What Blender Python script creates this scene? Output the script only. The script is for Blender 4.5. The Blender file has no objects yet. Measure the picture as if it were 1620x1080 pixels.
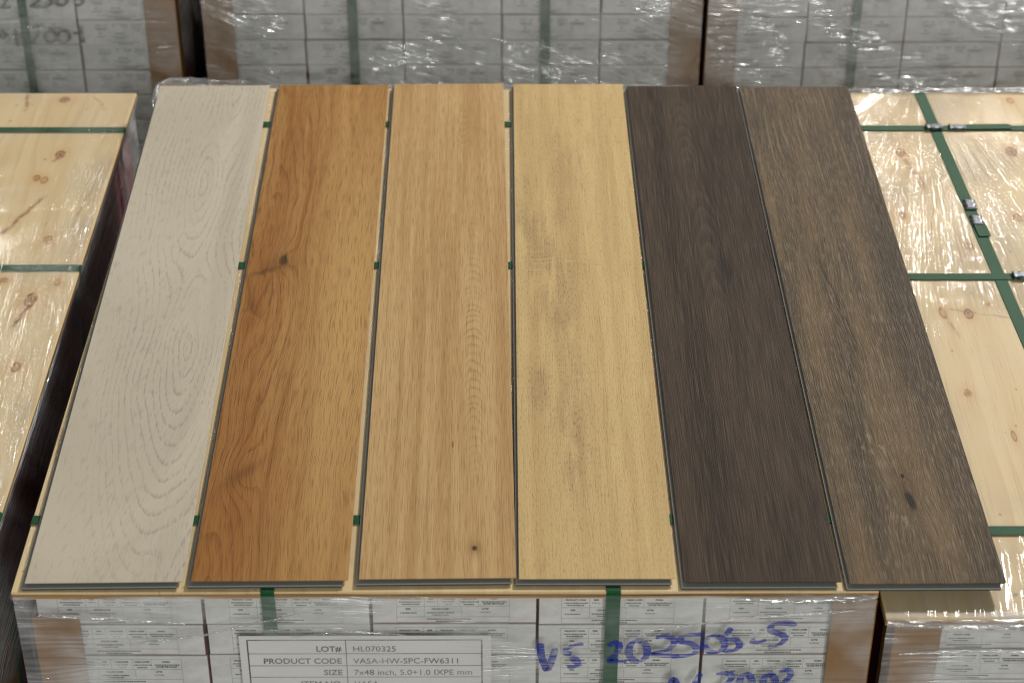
import bpy, bmesh, math, random
from mathutils import Vector, Matrix, Euler, noise as mnoise
C = bpy.context.scene.collection
sc = bpy.context.scene
random.seed(7)
R = math.radians
Z0 = 0.710            # height of the plank faces above the floor

# ---------------------------------------------------------------- camera
cd = bpy.data.cameras.new('camera'); cam = bpy.data.objects.new('camera', cd); C.objects.link(cam)
cam.location = (-0.01846, -1.7358, 1.5103 + Z0)
cam.rotation_euler = (0.9717, -0.0018, -0.0046)
cd.sensor_width = 36.0; cd.lens = 70.94; cd.clip_start = 0.05; cd.clip_end = 200
cd.dof.use_dof = True; cd.dof.focus_distance = 2.58; cd.dof.aperture_fstop = 5.8
sc.camera = cam

# ---------------------------------------------------------------- light
w = bpy.data.worlds.new('World'); sc.world = w; w.use_nodes = True
w.node_tree.nodes['Background'].inputs['Color'].default_value = (1.0, 0.98, 0.95, 1)
w.node_tree.nodes['Background'].inputs['Strength'].default_value = 0.08
def lamp(loc, target, sx, sy, power, col=(1.0, 0.975, 0.935)):
    l = bpy.data.lights.new('warehouse_or_added_lamp', 'AREA'); l.shape = 'RECTANGLE'; l.size = sx; l.size_y = sy
    l.energy = power; l.color = col
    o = bpy.data.objects.new('warehouse_or_added_lamp', l); C.objects.link(o); o.location = loc
    o.rotation_euler = (Vector(target) - Vector(loc)).to_track_quat('-Z', 'Y').to_euler()
    return o
T = (0, 0.6, Z0)
lamp((4.4, 6.4, 4.7 + Z0), T, 0.7, 0.35, 800)          # main lamp, behind and to the right
for lx, ly, p in ((-8.0, 8.4, 40), (-5.4, 8.2, 35), (-2.9, 8.0, 24), (-0.9, 8.9, 12), (2.6, 9.3, 80), (6.4, 9.0, 45)):
    lamp((lx, ly, 4.9 + Z0), T, 0.14, 1.3, p)          # unseen row of lamps, added for glints on the film
for lx, p in ((-4.2, 75), (2.9, 250)):              # lamps behind the photographer
    lamp((lx, -8.6, 5.0 + Z0), (0, 1.7, Z0), 0.2, 1.4, p, (0.96, 1.0, 0.95))
for lx in (-2.7, 2.8): lamp((lx, 5.7, 4.9 + Z0), T, 0.12, 0.9, 18)  # unseen pair added for glare on the near film of the side pallets
lamp((0.6, -5.2, 1.2 + Z0), (0, 0, Z0 - 0.1), 2.8, 1.6, 104)      # unseen low fill panel, added to brighten the front faces

# ---------------------------------------------------------------- render look
sc.view_settings.view_transform = 'Standard'; sc.view_settings.look = 'None'
sc.view_settings.exposure = 0.0; sc.view_settings.gamma = 1.0; sc.view_settings.use_curve_mapping = False
sc.render.engine = 'CYCLES'
sc.cycles.transparent_max_bounces = 24; sc.cycles.max_bounces = 8
sc.cycles.use_denoising = True; sc.cycles.filter_width = 1.15
sc.cycles.caustics_reflective = False; sc.cycles.caustics_refractive = False

# ---------------------------------------------------------------- shader helper
def lin(r, g, b):
    f = lambda c: (c/255/12.92) if c/255 <= 0.04045 else ((c/255 + 0.055)/1.055)**2.4
    return (f(r), f(g), f(b), 1.0)

class Tree:
    def __init__(self, name):
        self.m = bpy.data.materials.new(name); self.m.use_nodes = True
        self.t = self.m.node_tree; self.t.nodes.clear()
        self.out = self.t.nodes.new('ShaderNodeOutputMaterial')
        tc = self.t.nodes.new('ShaderNodeTexCoord'); sp = self.t.nodes.new('ShaderNodeSeparateXYZ')
        self.link(tc.outputs['Object'], sp.inputs[0])
        self.obj = tc.outputs['Object']
        self.u, self.v, self.w = [S(self, sp.outputs[i]) for i in range(3)]
    def link(self, a, b): self.t.links.new(a, b)
    def put(self, val, sock):
        if isinstance(val, S): self.link(val.s, sock)
        elif isinstance(val, bpy.types.NodeSocket): self.link(val, sock)
        else:
            if isinstance(val, tuple) and sock.type == 'VECTOR': val = val[:3]
            sock.default_value = val
    def math(self, op, a, b=None, c=None):
        n = self.t.nodes.new('ShaderNodeMath'); n.operation = op
        self.put(a, n.inputs[0])
        if b is not None: self.put(b, n.inputs[1])
        if c is not None: self.put(c, n.inputs[2])
        return S(self, n.outputs[0])
    def vec(self, x, y, z=0.0):
        n = self.t.nodes.new('ShaderNodeCombineXYZ')
        for i, q in enumerate((x, y, z)): self.put(q, n.inputs[i])
        return n.outputs[0]
    def noise(self, x, y, z=0.0, detail=2.0, rough=0.5, dist=0.0):
        n = self.t.nodes.new('ShaderNodeTexNoise'); n.noise_dimensions = '3D'
        self.link(self.vec(x, y, z), n.inputs['Vector'])
        n.inputs['Scale'].default_value = 1.0; n.inputs['Detail'].default_value = detail
        n.inputs['Roughness'].default_value = rough; n.inputs['Distortion'].default_value = dist
        return S(self, n.outputs[0])
    def step(self, x, a, b):       # smooth step, a -> 0 and b -> 1
        n = self.t.nodes.new('ShaderNodeMapRange'); n.interpolation_type = 'SMOOTHSTEP'; n.clamp = True
        self.put(x, n.inputs[0])
        if a < b: lo, hi, t0, t1 = a, b, 0.0, 1.0
        else: lo, hi, t0, t1 = b, a, 1.0, 0.0
        n.inputs[1].default_value = lo; n.inputs[2].default_value = hi
        n.inputs[3].default_value = t0; n.inputs[4].default_value = t1
        return S(self, n.outputs[0])
    def gauss(self, u0, v0, su, sv, u=None, v=None):
        a = ((self.u if u is None else u) - u0) * (1/su); b = ((self.v if v is None else v) - v0) * (1/sv)
        return self.math('EXPONENT', (a*a + b*b) * -1.0)
    def sqrt(self, x): return self.math('SQRT', x)
    def mix(self, a, b, f):
        n = self.t.nodes.new('ShaderNodeMix'); n.data_type = 'RGBA'; n.clamp_factor = True
        self.put(f, n.inputs[0]); self.put(a, n.inputs[6]); self.put(b, n.inputs[7])
        return n.outputs[2]
    def mul(self, col, f):         # colour times a value
        n = self.t.nodes.new('ShaderNodeVectorMath'); n.operation = 'SCALE'
        self.put(col, n.inputs[0]); self.put(f, n.inputs[3])
        return n.outputs[0]
    def bump(self, h, dist=1.0, strength=1.0):
        n = self.t.nodes.new('ShaderNodeBump'); n.inputs['Strength'].default_value = strength
        n.inputs['Distance'].default_value = dist; self.put(h, n.inputs['Height'])
        return n.outputs[0]
    tint = None
    def bsdf(self, col, rough=0.5, spec=0.4, normal=None, metal=0.0):
        if self.tint:
            m = self.t.nodes.new('ShaderNodeVectorMath'); m.operation = 'MULTIPLY'
            self.put(col, m.inputs[0]); m.inputs[1].default_value = self.tint; col = m.outputs[0]
        n = self.t.nodes.new('ShaderNodeBsdfPrincipled')
        self.put(col, n.inputs['Base Color']); self.put(rough, n.inputs['Roughness'])
        n.inputs['Specular IOR Level'].default_value = spec; n.inputs['Metallic'].default_value = metal
        if normal is not None: self.link(normal, n.inputs['Normal'])
        self.link(n.outputs[0], self.out.inputs[0])
        return self.m

class S:
    def __init__(self, t, s): self.t, self.s = t, s
    def __add__(self, o): return self.t.math('ADD', self, o)
    __radd__ = __add__
    def __sub__(self, o): return self.t.math('SUBTRACT', self, o)
    def __rsub__(self, o): return self.t.math('SUBTRACT', o, self)
    def __mul__(self, o): return self.t.math('MULTIPLY', self, o)
    __rmul__ = __mul__
    def abs(self): return self.t.math('ABSOLUTE', self)
    def frac(self): return self.t.math('FRACT', self)
    def pow(self, p): return self.t.math('POWER', self, p)
    def min(self, o): return self.t.math('MINIMUM', self, o)
    def max(self, o): return self.t.math('MAXIMUM', self, o)
    def clamp(self): return self.min(1.0).max(0.0)

# ---------------------------------------------------------------- wood decors
def ringfield(t, centres, k, wob=0.008, seed=0.0):
    u = t.u + (t.noise(t.u*14, t.v*3.2, seed) - 0.5)*wob*2 + (t.noise(t.u*60, t.v*11, seed+3) - 0.5)*wob*0.5
    v = t.v + (t.noise(t.u*16, t.v*4.0, seed+7) - 0.5)*0.05
    r = None
    for (a, b, *kk) in centres:
        du = u - a; dv = (v - b)*(kk[0] if kk else k)
        e = t.sqrt(du*du + dv*dv + 1e-6)
        r = e if r is None else t.math('SMOOTH_MIN', r, e, 0.02)
    return r, u

def lines(t, r, freq, a=0.72, b=0.95):
    x = (r*freq).frac()
    return t.step(x, a, b) * t.step(x, 1.0, 0.965)

def pores(t, r, su, sv, seed, lo=0.54, hi=0.72, detail=2.0):
    return t.step(t.noise(r*su, t.v*sv, seed, detail, 0.55), lo, hi)

def decor_white():
    t = Tree('white_oak_decor'); t.tint = (0.94, 0.925, 0.90)
    r, u = ringfield(t, [(0.129, 0.469, 0.19), (0.104, 0.900, 0.155), (0.128, 1.20), (0.20, -0.45)], 0.125, 0.0135, 1.3)
    broken = t.step(t.noise(t.u*380, t.v*75, 4.0, 1.0), 0.34, 0.56)
    near = t.step(r, 0.125, 0.06)
    patch = t.step(t.noise(t.u*9, t.v*4, 8.0, 2.0), 0.34, 0.54)
    ln = lines(t, r + (t.noise(t.u*30, t.v*8, 2.2)-0.5)*0.004, 150, 0.62, 0.95) * broken * near * patch
    fine = lines(t, u + r*0.3, 290, 0.55, 0.95) * broken * t.step(t.noise(t.u*16, t.v*3, 5.5), 0.36, 0.62)
    po = pores(t, u*0.7 + r*0.45, 520, 42, 2.0, 0.52, 0.74)
    tone = t.noise(t.u*22 + r*30, t.v*2.0, 9.0, 3.0)
    col = t.mix(lin(196, 187, 169), lin(184, 175, 158), t.step(tone, 0.3, 0.7))
    d = ln*0.37 + fine*0.12 + po*0.20
    col = t.mix(col, lin(124, 114, 102), d)
    h = (ln + fine + po)*-0.00004
    return t.bsdf(col, 0.58, 0.13, t.bump(h))

def decor_honey():
    t = Tree('honey_oak_decor'); t.tint = (0.785, 0.725, 0.575)
    r, u = ringfield(t, [(0.026, 0.745), (-0.010, 0.26), (-0.002, 0.945), (-0.014, 0.50), (0.02, -0.12)], 0.11, 0.013, 21.0)
    kn = t.gauss(0.049, 0.684, 0.016, 0.045); kn2 = t.gauss(0.040, 0.200, 0.020, 0.05)
    r = r + kn*0.020 + kn2*0.022 + 0.004
    left = t.step(t.u + (t.noise(t.u*5, t.v*3, 4.0)-0.5)*0.06, 0.105, 0.055)
    broken = t.step(t.noise(t.u*260, t.v*40, 14.0, 1.0), 0.28, 0.55)
    ln = lines(t, r + (t.noise(t.u*40, t.v*9, 12.2)-0.5)*0.006, 112, 0.55, 0.95) * (broken*0.75 + 0.25) * left * t.step(t.noise(t.u*10, t.v*5, 1.0), 0.30, 0.55)
    po = pores(t, u*0.75 + r*0.35, 620, 24, 17.0, 0.46, 0.68)
    po2 = pores(t, u*0.9 + r*0.1, 200, 7, 27.0, 0.50, 0.75)
    tone = t.noise(u*34 + r*14, t.v*1.3, 29.0, 3.0, 0.6)
    col = t.mix(lin(192, 152, 102), lin(166, 121, 70), t.step(tone, 0.32, 0.68))
    t2 = t.noise(u*95 + r*30, t.v*2.2, 28.0, 3.0, 0.6)
    col = t.mix(col, lin(146, 98, 48), t.step(t2, 0.48, 0.68)*0.6)
    col = t.mix(col, lin(160, 108, 58), (t.gauss(0.03, 0.12, 0.06, 0.26) + t.gauss(0.02, 0.65, 0.035, 0.25))*0.75)
    col = t.mix(col, lin(204, 168, 118), t.gauss(0.150, 0.55, 0.052, 0.6)*0.95)
    col = t.mix(col, lin(112, 70, 34), ln*0.42 + po*0.40 + po2*0.18)
    # knots: dark heart, brown flare to the left, pale lip
    n = (t.noise(t.u*120, t.v*40, 3.0) - 0.5)
    halo = t.gauss(0.044, 0.668, 0.020, 0.020, t.u + n*0.01, t.v + n*0.04)
    flare = t.gauss(0.026, 0.655, 0.020, 0.006, t.u, t.v + n*0.02 - (t.u - 0.03)*0.5)
    col = t.mix(col, lin(128, 84, 44), halo*0.55)
    col = t.mix(col, lin(92, 62, 34), flare*0.65)
    vleg = t.math('EXPONENT', ((t.v - 0.545 - (t.u - 0.020).abs()*5.5 + n*0.02)*70).pow(2.0)*-1.0) * t.step(t.u, 0.042, 0.034)* t.step(t.v, 0.535, 0.55)* t.step(t.v, 0.655, 0.63)
    col = t.mix(col, lin(112, 70, 34), vleg*0.45)
    heart = t.gauss(0.0505, 0.683, 0.0062, 0.0150, t.u + n*0.003, t.v + n*0.012)
    col = t.mix(col, lin(64, 48, 32), t.step(heart, 0.10, 0.80)*0.85)
    col = t.mix(col, lin(108, 66, 32), t.gauss(0.036, 0.192, 0.022, 0.015, t.u + n*0.012, t.v - (t.u-0.036)*1.1 + n*0.02)*0.5)
    h = (ln + po)*-0.00014
    return t.bsdf(col, 0.58, 0.12, t.bump(h))

def decor_natural():
    t = Tree('natural_oak_decor'); t.tint = (0.93, 0.935, 0.86)
    n1 = t.noise(t.u*12, t.v*2.5, 31.0) - 0.5
    ax = t.u - 0.130 + n1*0.010 + (t.v-0.45)*0.008
    n2 = (t.noise(t.u*90, t.v*16, 33.0) - 0.5)
    d = (t.v + 0.30 + n2*0.012 + (t.noise(t.u*3, t.v*7, 35.0)-0.5)*0.05)*0.080
    r = t.sqrt(ax*ax + d*d)
    core = t.math('EXPONENT', (ax*(1/0.0125)).pow(2.0)*-1.0) * t.step(t.v, 0.13, 0.25) * t.step(t.v, 0.86, 0.74)
    chev = lines(t, r + (t.noise(t.u*40, t.v*30, 39.0)-0.5)*0.0016, 720, 0.45, 0.93) * core * t.step(t.noise(t.u*20, t.v*12, 40.0), 0.25, 0.5)
    d2 = (1.62 - t.v + n2*0.012)*0.075
    ax2 = t.u - 0.112 + n1*0.006
    r2 = t.sqrt(ax2*ax2 + d2*d2)
    core2 = t.math('EXPONENT', (ax2*(1/0.013)).pow(2.0)*-1.0) * t.step(t.v, 0.98, 1.03) * t.step(t.v, 1.18, 1.08)
    chev2 = lines(t, r2, 640, 0.45, 0.93) * core2
    side = ax.abs() + d*0.25
    band = t.noise(ax.abs()*70 + d*8, t.v*1.1, 36.0, 3.0, 0.6)
    po = pores(t, t.u + n1*0.008 + n2*0.0015, 680, 26, 37.0, 0.45, 0.68)
    po2 = pores(t, t.u + n1*0.01, 190, 5, 38.0, 0.5, 0.72)
    col = t.mix(lin(194, 160, 115), lin(175, 137, 92), t.step(band, 0.34, 0.68))
    flank = t.math('EXPONENT', (((ax + 0.022 - (0.5 - t.v)*0.03)*(1/0.007)).pow(2.0))*-1.0) * t.step(t.v, 0.05, 0.2)*t.step(t.v, 0.9, 0.6)
    col = t.mix(col, lin(160, 118, 70), flank*0.35)
    dk = lin(126, 86, 46)
    col = t.mix(col, dk, (chev*(t.gauss(0.13, 0.47, 0.2, 0.17)*0.26 + 0.10) + chev2*0.20) + po*0.34 + po2*0.17)
    col = t.mix(col, lin(216, 184, 138), t.step(t.noise(t.u*420, t.v*9, 41.0, 1.0), 0.58, 0.74)*0.30)
    hole = t.gauss(0.131, 0.052, 0.0036, 0.0050)
    col = t.mix(col, lin(120, 78, 40), t.gauss(0.131, 0.052, 0.009, 0.012)*0.5)
    col = t.mix(col, lin(46, 30, 18), t.step(hole, 0.3, 0.7)*0.95)
    col = t.mix(col, lin(90, 60, 34), t.step(t.gauss(0.104, 0.250, 0.0016, 0.009), 0.3, 0.7)*0.6)
    col = t.mix(col, lin(222, 190, 146), t.gauss(0.131, 0.020, 0.004, 0.022)*0.45)
    return t.bsdf(col, 0.58, 0.12, t.bump((po + chev)*-0.00012))

def decor_yellow():
    t = Tree('yellow_maple_decor'); t.tint = (1.0, 0.985, 0.90)
    n1 = t.noise(t.u*12, t.v*2.5, 51.0) - 0.5
    uu = t.u + n1*0.012
    speck = t.step(t.noise(uu*640, t.v*110, 52.0, 2.0, 0.6), 0.48, 0.70)
    long_ = pores(t, uu, 430, 16, 53.0, 0.5, 0.74)
    blot = t.noise(t.u*17, t.v*5.5, 54.0, 4.0, 0.6)
    places = (t.gauss(0.020, 0.78, 0.022, 0.10) + t.gauss(0.055, 0.66, 0.040, 0.07) + t.gauss(0.068, 0.85, 0.012, 0.14)
              + t.gauss(0.070, 0.40, 0.020, 0.14) + t.gauss(0.03, 0.37, 0.016, 0.06) + t.gauss(0.066, 0.2, 0.018, 0.1) + t.gauss(0.05, 0.56, 0.03, 0.07))
    dirty = (t.step(blot, 0.42, 0.72)*0.5 + places*0.75)*t.step(t.u, 0.150, 0.085)
    dirty = dirty * t.step(t.noise(t.u*80, t.v*9, 55.0, 3.0), 0.30, 0.60)
    col = t.mix(lin(199, 173, 125), lin(186, 158, 112), t.step(t.noise(uu*55, t.v*1.6, 56.0, 3.0), 0.34, 0.68))
    col = t.mix(col, lin(158, 132, 96), dirty.clamp()*0.62)
    col = t.mix(col, lin(110, 84, 52), speck*(dirty.clamp()*0.30 + 0.22) + long_*0.20)
    sl = t.step(t.noise(t.u*14, (t.v - t.u*0.16 + (t.noise(t.u*20, t.v*20, 57.0)-0.5)*0.01)*150, 58.0, 1.0), 0.60, 0.70)
    sl = sl * (t.gauss(0.055, 0.665, 0.036, 0.055) + t.gauss(0.066, 0.385, 0.022, 0.05)*0.7 + t.gauss(0.09, 0.49, 0.03, 0.05)*0.5)
    col = t.mix(col, lin(210, 182, 132), sl*0.6)
    strk = t.step(t.noise(t.u*160, t.v*6, 59.0, 1.0), 0.60, 0.74)*t.step(t.u, 0.06, 0.13)
    col = t.mix(col, lin(212, 186, 140), strk*0.4)
    dash = t.step(t.noise(t.u*240, t.v*13, 60.0, 1.0), 0.70, 0.78)
    col = t.mix(col, lin(132, 96, 54), dash*0.4)
    return t.bsdf(col, 0.58, 0.12, t.bump((speck + long_)*-0.00014))

def decor_dark():
    t = Tree('dark_walnut_decor'); t.tint = (0.725, 0.70, 0.635)
    n1 = t.noise(t.u*12, t.v*2.0, 71.0) - 0.5
    n2 = t.noise(t.u*80, t.v*14, 72.0) - 0.5
    def chevrons(uc, base, s, freq, sig, v0, v1, seed):
        ax = t.u - uc + n1*0.008; d = (t.v - base + n2*0.02)*s
        r = t.sqrt(ax*ax + d*d)
        m = t.math('EXPONENT', (ax*(1/sig)).pow(2.0)*-1.0) * t.step(t.v, v0-0.05, v0+0.05) * t.step(t.v, v1+0.03, v1-0.03)
        return lines(t, r, freq, 0.35, 0.9)*m
    ch = chevrons(0.080, 0.35, 0.07, 430, 0.020, 0.95, 1.17, 1) + chevrons(0.088, 0.05, 0.06, 340, 0.020, 0.55, 0.88, 2)
    uu = t.u + n1*0.010 + n2*0.001
    a = pores(t, uu, 720, 12, 73.0, 0.44, 0.66); b = pores(t, uu + 3.0, 720, 12, 74.0, 0.45, 0.66)
    tone = t.noise(uu*32, t.v*1.5, 75.0, 3.0, 0.6)
    col = t.mix(lin(84, 72, 63), lin(66, 57, 51), t.step(tone, 0.34, 0.68))
    col = t.mix(col, lin(46, 39, 35), a*0.42)
    col = t.mix(col, lin(126, 109, 95), b*0.34)
    col = t.mix(col, lin(108, 97, 89), ch*0.30)
    sm = (t.noise(t.u*70, t.v*12, 76.0)-0.5)
    spot = t.gauss(0.112, 0.655, 0.009, 0.035, t.u + sm*0.012, t.v) + t.gauss(0.105, 0.705, 0.005, 0.04)*0.6 + t.gauss(0.13, 0.08, 0.012, 0.07)*0.4
    col = t.mix(col, lin(42, 40, 42), spot*0.6)
    return t.bsdf(col, 0.62, 0.055, t.bump((a - b)*-0.00012))

def decor_weathered():
    t = Tree('weathered_oak_decor'); t.tint = (0.83, 0.78, 0.69)
    n1 = t.noise(t.u*12, t.v*3.0, 81.0) - 0.5
    n2 = t.noise(t.u*70, t.v*14, 82.0) - 0.5
    kd = t.gauss(0.094, 0.150, 0.02, 0.06)
    kd2 = t.gauss(0.060, 0.60, 0.02, 0.10)
    uu = t.u + n1*0.020 + n2*0.002 + (kd*(t.u - 0.094)*1.0) + kd2*0.006
    dash = pores(t, uu, 680, 38, 83.0, 0.46, 0.66); dash2 = pores(t, uu, 560, 8, 84.0, 0.46, 0.68)
    dkl = pores(t, uu, 620, 16, 85.0, 0.44, 0.66)
    tone = t.noise(uu*26, t.v*2.4, 86.0, 4.0, 0.6)
    patch = t.step(t.noise(t.u*16, t.v*6, 87.0, 3.0), 0.35, 0.65)
    col = t.mix(lin(116, 98, 75), lin(78, 68, 57), t.step(tone, 0.34, 0.68))
    edge = t.step(t.u + n1*0.05, 0.115, 0.172)
    col = t.mix(col, lin(70, 61, 55), edge*0.85)
    col = t.mix(col, lin(84, 74, 66), t.step(t.v, 0.75, 1.1)*0.55)
    col = t.mix(col, lin(52, 45, 38), dkl*0.36)
    col = t.mix(col, lin(152, 138, 116), (dash*0.34 + dash2*0.34)*(patch*0.5 + 0.5))
    # long pale brushed ridges near the far end and a wandering crack
    rdg = lines(t, t.u + n1*0.02 + n2*0.004, 92, 0.76, 0.95)*t.step(t.v, 0.70, 1.0)*t.step(t.noise(t.u*40, t.v*9, 88.0), 0.42, 0.6)
    col = t.mix(col, lin(150, 136, 118), rdg*0.6)
    crack = t.math('EXPONENT', ((t.u - 0.066 - (0.62 - t.v)*0.10 + (t.noise(0.0, t.v*16, 89.0)-0.5)*0.022)*(1/0.0013)).pow(2.0)*-1.0)*t.step(t.v, 0.42, 0.5)*t.step(t.v, 0.76, 0.66)
    col = t.mix(col, lin(44, 34, 26), crack*0.6)
    fl = t.step(t.noise(t.u*130, t.v*30, 90.0, 3.0), 0.57, 0.66)*(t.gauss(0.09, 0.116, 0.02, 0.018) + t.gauss(0.07, 0.26, 0.03, 0.04)*0.8 + t.gauss(0.058, 0.52, 0.02, 0.10)*0.5)
    col = t.mix(col, lin(172, 158, 132), fl*0.62)
    kn = t.gauss(0.0945, 0.148, 0.0065, 0.017, t.u + n2*0.006 , t.v + n2*0.02 + (t.u-0.0945)*1.2)
    col = t.mix(col, lin(98, 74, 48), t.gauss(0.092, 0.165, 0.014, 0.035)*0.4)
    col = t.mix(col, lin(42, 37, 34), t.step(kn, 0.2, 0.75)*0.9)
    col = t.mix(col, lin(34, 30, 28), t.step(t.gauss(0.093, 0.196, 0.0026, 0.005), 0.3, 0.7)*0.9)
    return t.bsdf(col, t.step(dash, 0.0, 1.0)*-0.08 + 0.62, 0.08, t.bump((dkl - dash)*-0.00016))

def board_wood(name, knots, cracks, seed, warm=1.0):
    t = Tree(name); t.tint = (0.915, 0.91, 0.895)
    n1 = t.noise(t.u*4, t.v*1.6, seed) - 0.5
    n2 = t.noise(t.u*60, t.v*30, seed+1) - 0.5
    uu = t.u + n1*0.05
    band = t.noise(uu*38, t.v*1.2, seed+2, 4.0, 0.6)
    col = t.mix(lin(222, 200, 157), lin(212, 187, 142), t.step(band, 0.30, 0.72))
    wide = t.noise(uu*7, t.v*1.0, seed+3, 2.0)
    col = t.mix(col, lin(214, 184, 136), t.step(wide, 0.42, 0.72)*0.55)
    fine = pores(t, uu, 300, 9, seed+4, 0.52, 0.75)
    col = t.mix(col, lin(176, 136, 88), fine*0.20)
    gl = ((uu*34 + t.noise(uu*9, t.v*1.4, seed+8, 2.0)*5.0)).frac()
    col = t.mix(col, lin(186, 146, 92), t.step(gl, 0.55, 0.97)*t.step(gl, 1.0, 0.97)*t.step(t.noise(t.u*5, t.v*3, seed+7, 2.0), 0.42, 0.62)*0.28)
    smudge = t.step(t.noise(t.u*7, t.v*5, seed+12, 4.0, 0.65), 0.50, 0.74)
    col = t.mix(col, lin(178, 150, 112), smudge*0.28)
    speck = t.step(t.noise(t.u*75, t.v*55, seed+14, 1.0), 0.735, 0.79)
    col = t.mix(col, lin(120, 88, 56), speck*0.45)
    for (x, y, a, b, dark) in knots:
        a *= 0.84; b *= 0.84
        du = (t.u - x + n2*a*0.5)*(1/a); dv = (t.v - y + n2*b*0.5)*(1/b)
        e = t.sqrt(du*du + dv*dv)
        halo = t.math('EXPONENT', (e*0.45).pow(2.0)*-1.0)
        ring = t.math('EXPONENT', ((e - 1.0)*4.5).pow(2.0)*-1.0)
        brk = t.step(t.noise(t.u*110, t.v*80, seed+x, 1.0), 0.28, 0.50)
        col = t.mix(col, lin(206, 158, 98), halo*0.6)
        col = t.mix(col, lin(176, 122, 66), t.step(e, 1.1, 0.7)*(0.25 + 0.35*dark))
        col = t.mix(col, lin(104, 64, 30), ring*(0.45 + 0.45*dark)*brk)
        col = t.mix(col, lin(66, 38, 18), t.step(e, 0.75, 0.2)*max(0.0, dark - 0.55)*1.6*brk)
    for (x0, y0, x1, y1, wd, st) in cracks:
        L = math.hypot(x1-x0, y1-y0); cx, cy = (x1-x0)/L, (y1-y0)/L
        px = t.u - x0 + n2*0.010; py = t.v - y0
        s = px*cx + py*cy; q = px*(-cy) + py*cx
        m = t.math('EXPONENT', (q*(1/wd)).pow(2.0)*-1.0)*t.step(s, 0.0, 0.01)*t.step(s, L, L-0.03)
        col = t.mix(col, lin(140, 84, 40), m*st*t.step(t.noise(t.u*50, t.v*60, seed+9, 2.0), 0.32, 0.55))
    # ply edge: bands by height
    en = t.noise(t.u*9, t.v*9, t.w*420 + seed, 3.0)
    dkb = t.step(t.w + (en-0.5)*0.002, -0.0024, -0.0036)*t.step(t.w + (en-0.5)*0.002, -0.0098, -0.0084)
    col = t.mix(col, lin(150, 108, 62), dkb*0.85)
    col = t.mix(col, lin(92, 60, 34), dkb*t.step(t.noise(t.u*6, t.v*6, t.w*260 + seed, 2.0), 0.46, 0.66)*0.8)
    return t.bsdf(col, 0.6, 0.25, t.bump(fine*-0.0001))

# ---------------------------------------------------------------- plain materials
def simple(name, rgb, rough=0.6, spec=0.3, var=0.12, scale=60.0, metal=0.0, bump=0.0):
    t = Tree(name)
    n = t.noise(t.u*scale, t.v*scale, t.w*scale, 3.0, 0.6)
    col = t.mul(lin(*rgb), n*(2*var) + (1.0 - var))
    nm = t.bump((t.noise(t.u*scale*6, t.v*scale*6, t.w*scale*6, 2.0))*bump) if bump else None
    return t.bsdf(col, rough, spec, nm, metal)

def carton_white():
    t = Tree('white_carton_face')
    n = t.noise(t.u*26, t.v*26, t.w*40, 4.0, 0.6)
    col = t.mix(lin(210, 210, 206), lin(189, 189, 185), t.step(n, 0.3, 0.7))
    col = t.mix(col, lin(160, 158, 154), t.step(t.noise(t.u*12, t.v*12, t.w*90, 3.0), 0.60, 0.78)*0.35)
    return t.bsdf(col, 0.55, 0.3)

def strap_green():
    t = Tree('green_strap')
    emb = ((t.u + t.v)*420).frac(); emb2 = ((t.u - t.v)*420).frac()
    h = (t.step((emb-0.5).abs(), 0.15, 0.35) + t.step((emb2-0.5).abs(), 0.15, 0.35))*0.00012
    n = t.noise(t.u*22, t.v*22, t.w*22, 3.0)
    col = t.mix(lin(30, 84, 50), lin(22, 68, 40), n)
    return t.bsdf(col, 0.48, 0.13, t.bump(h))

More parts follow.
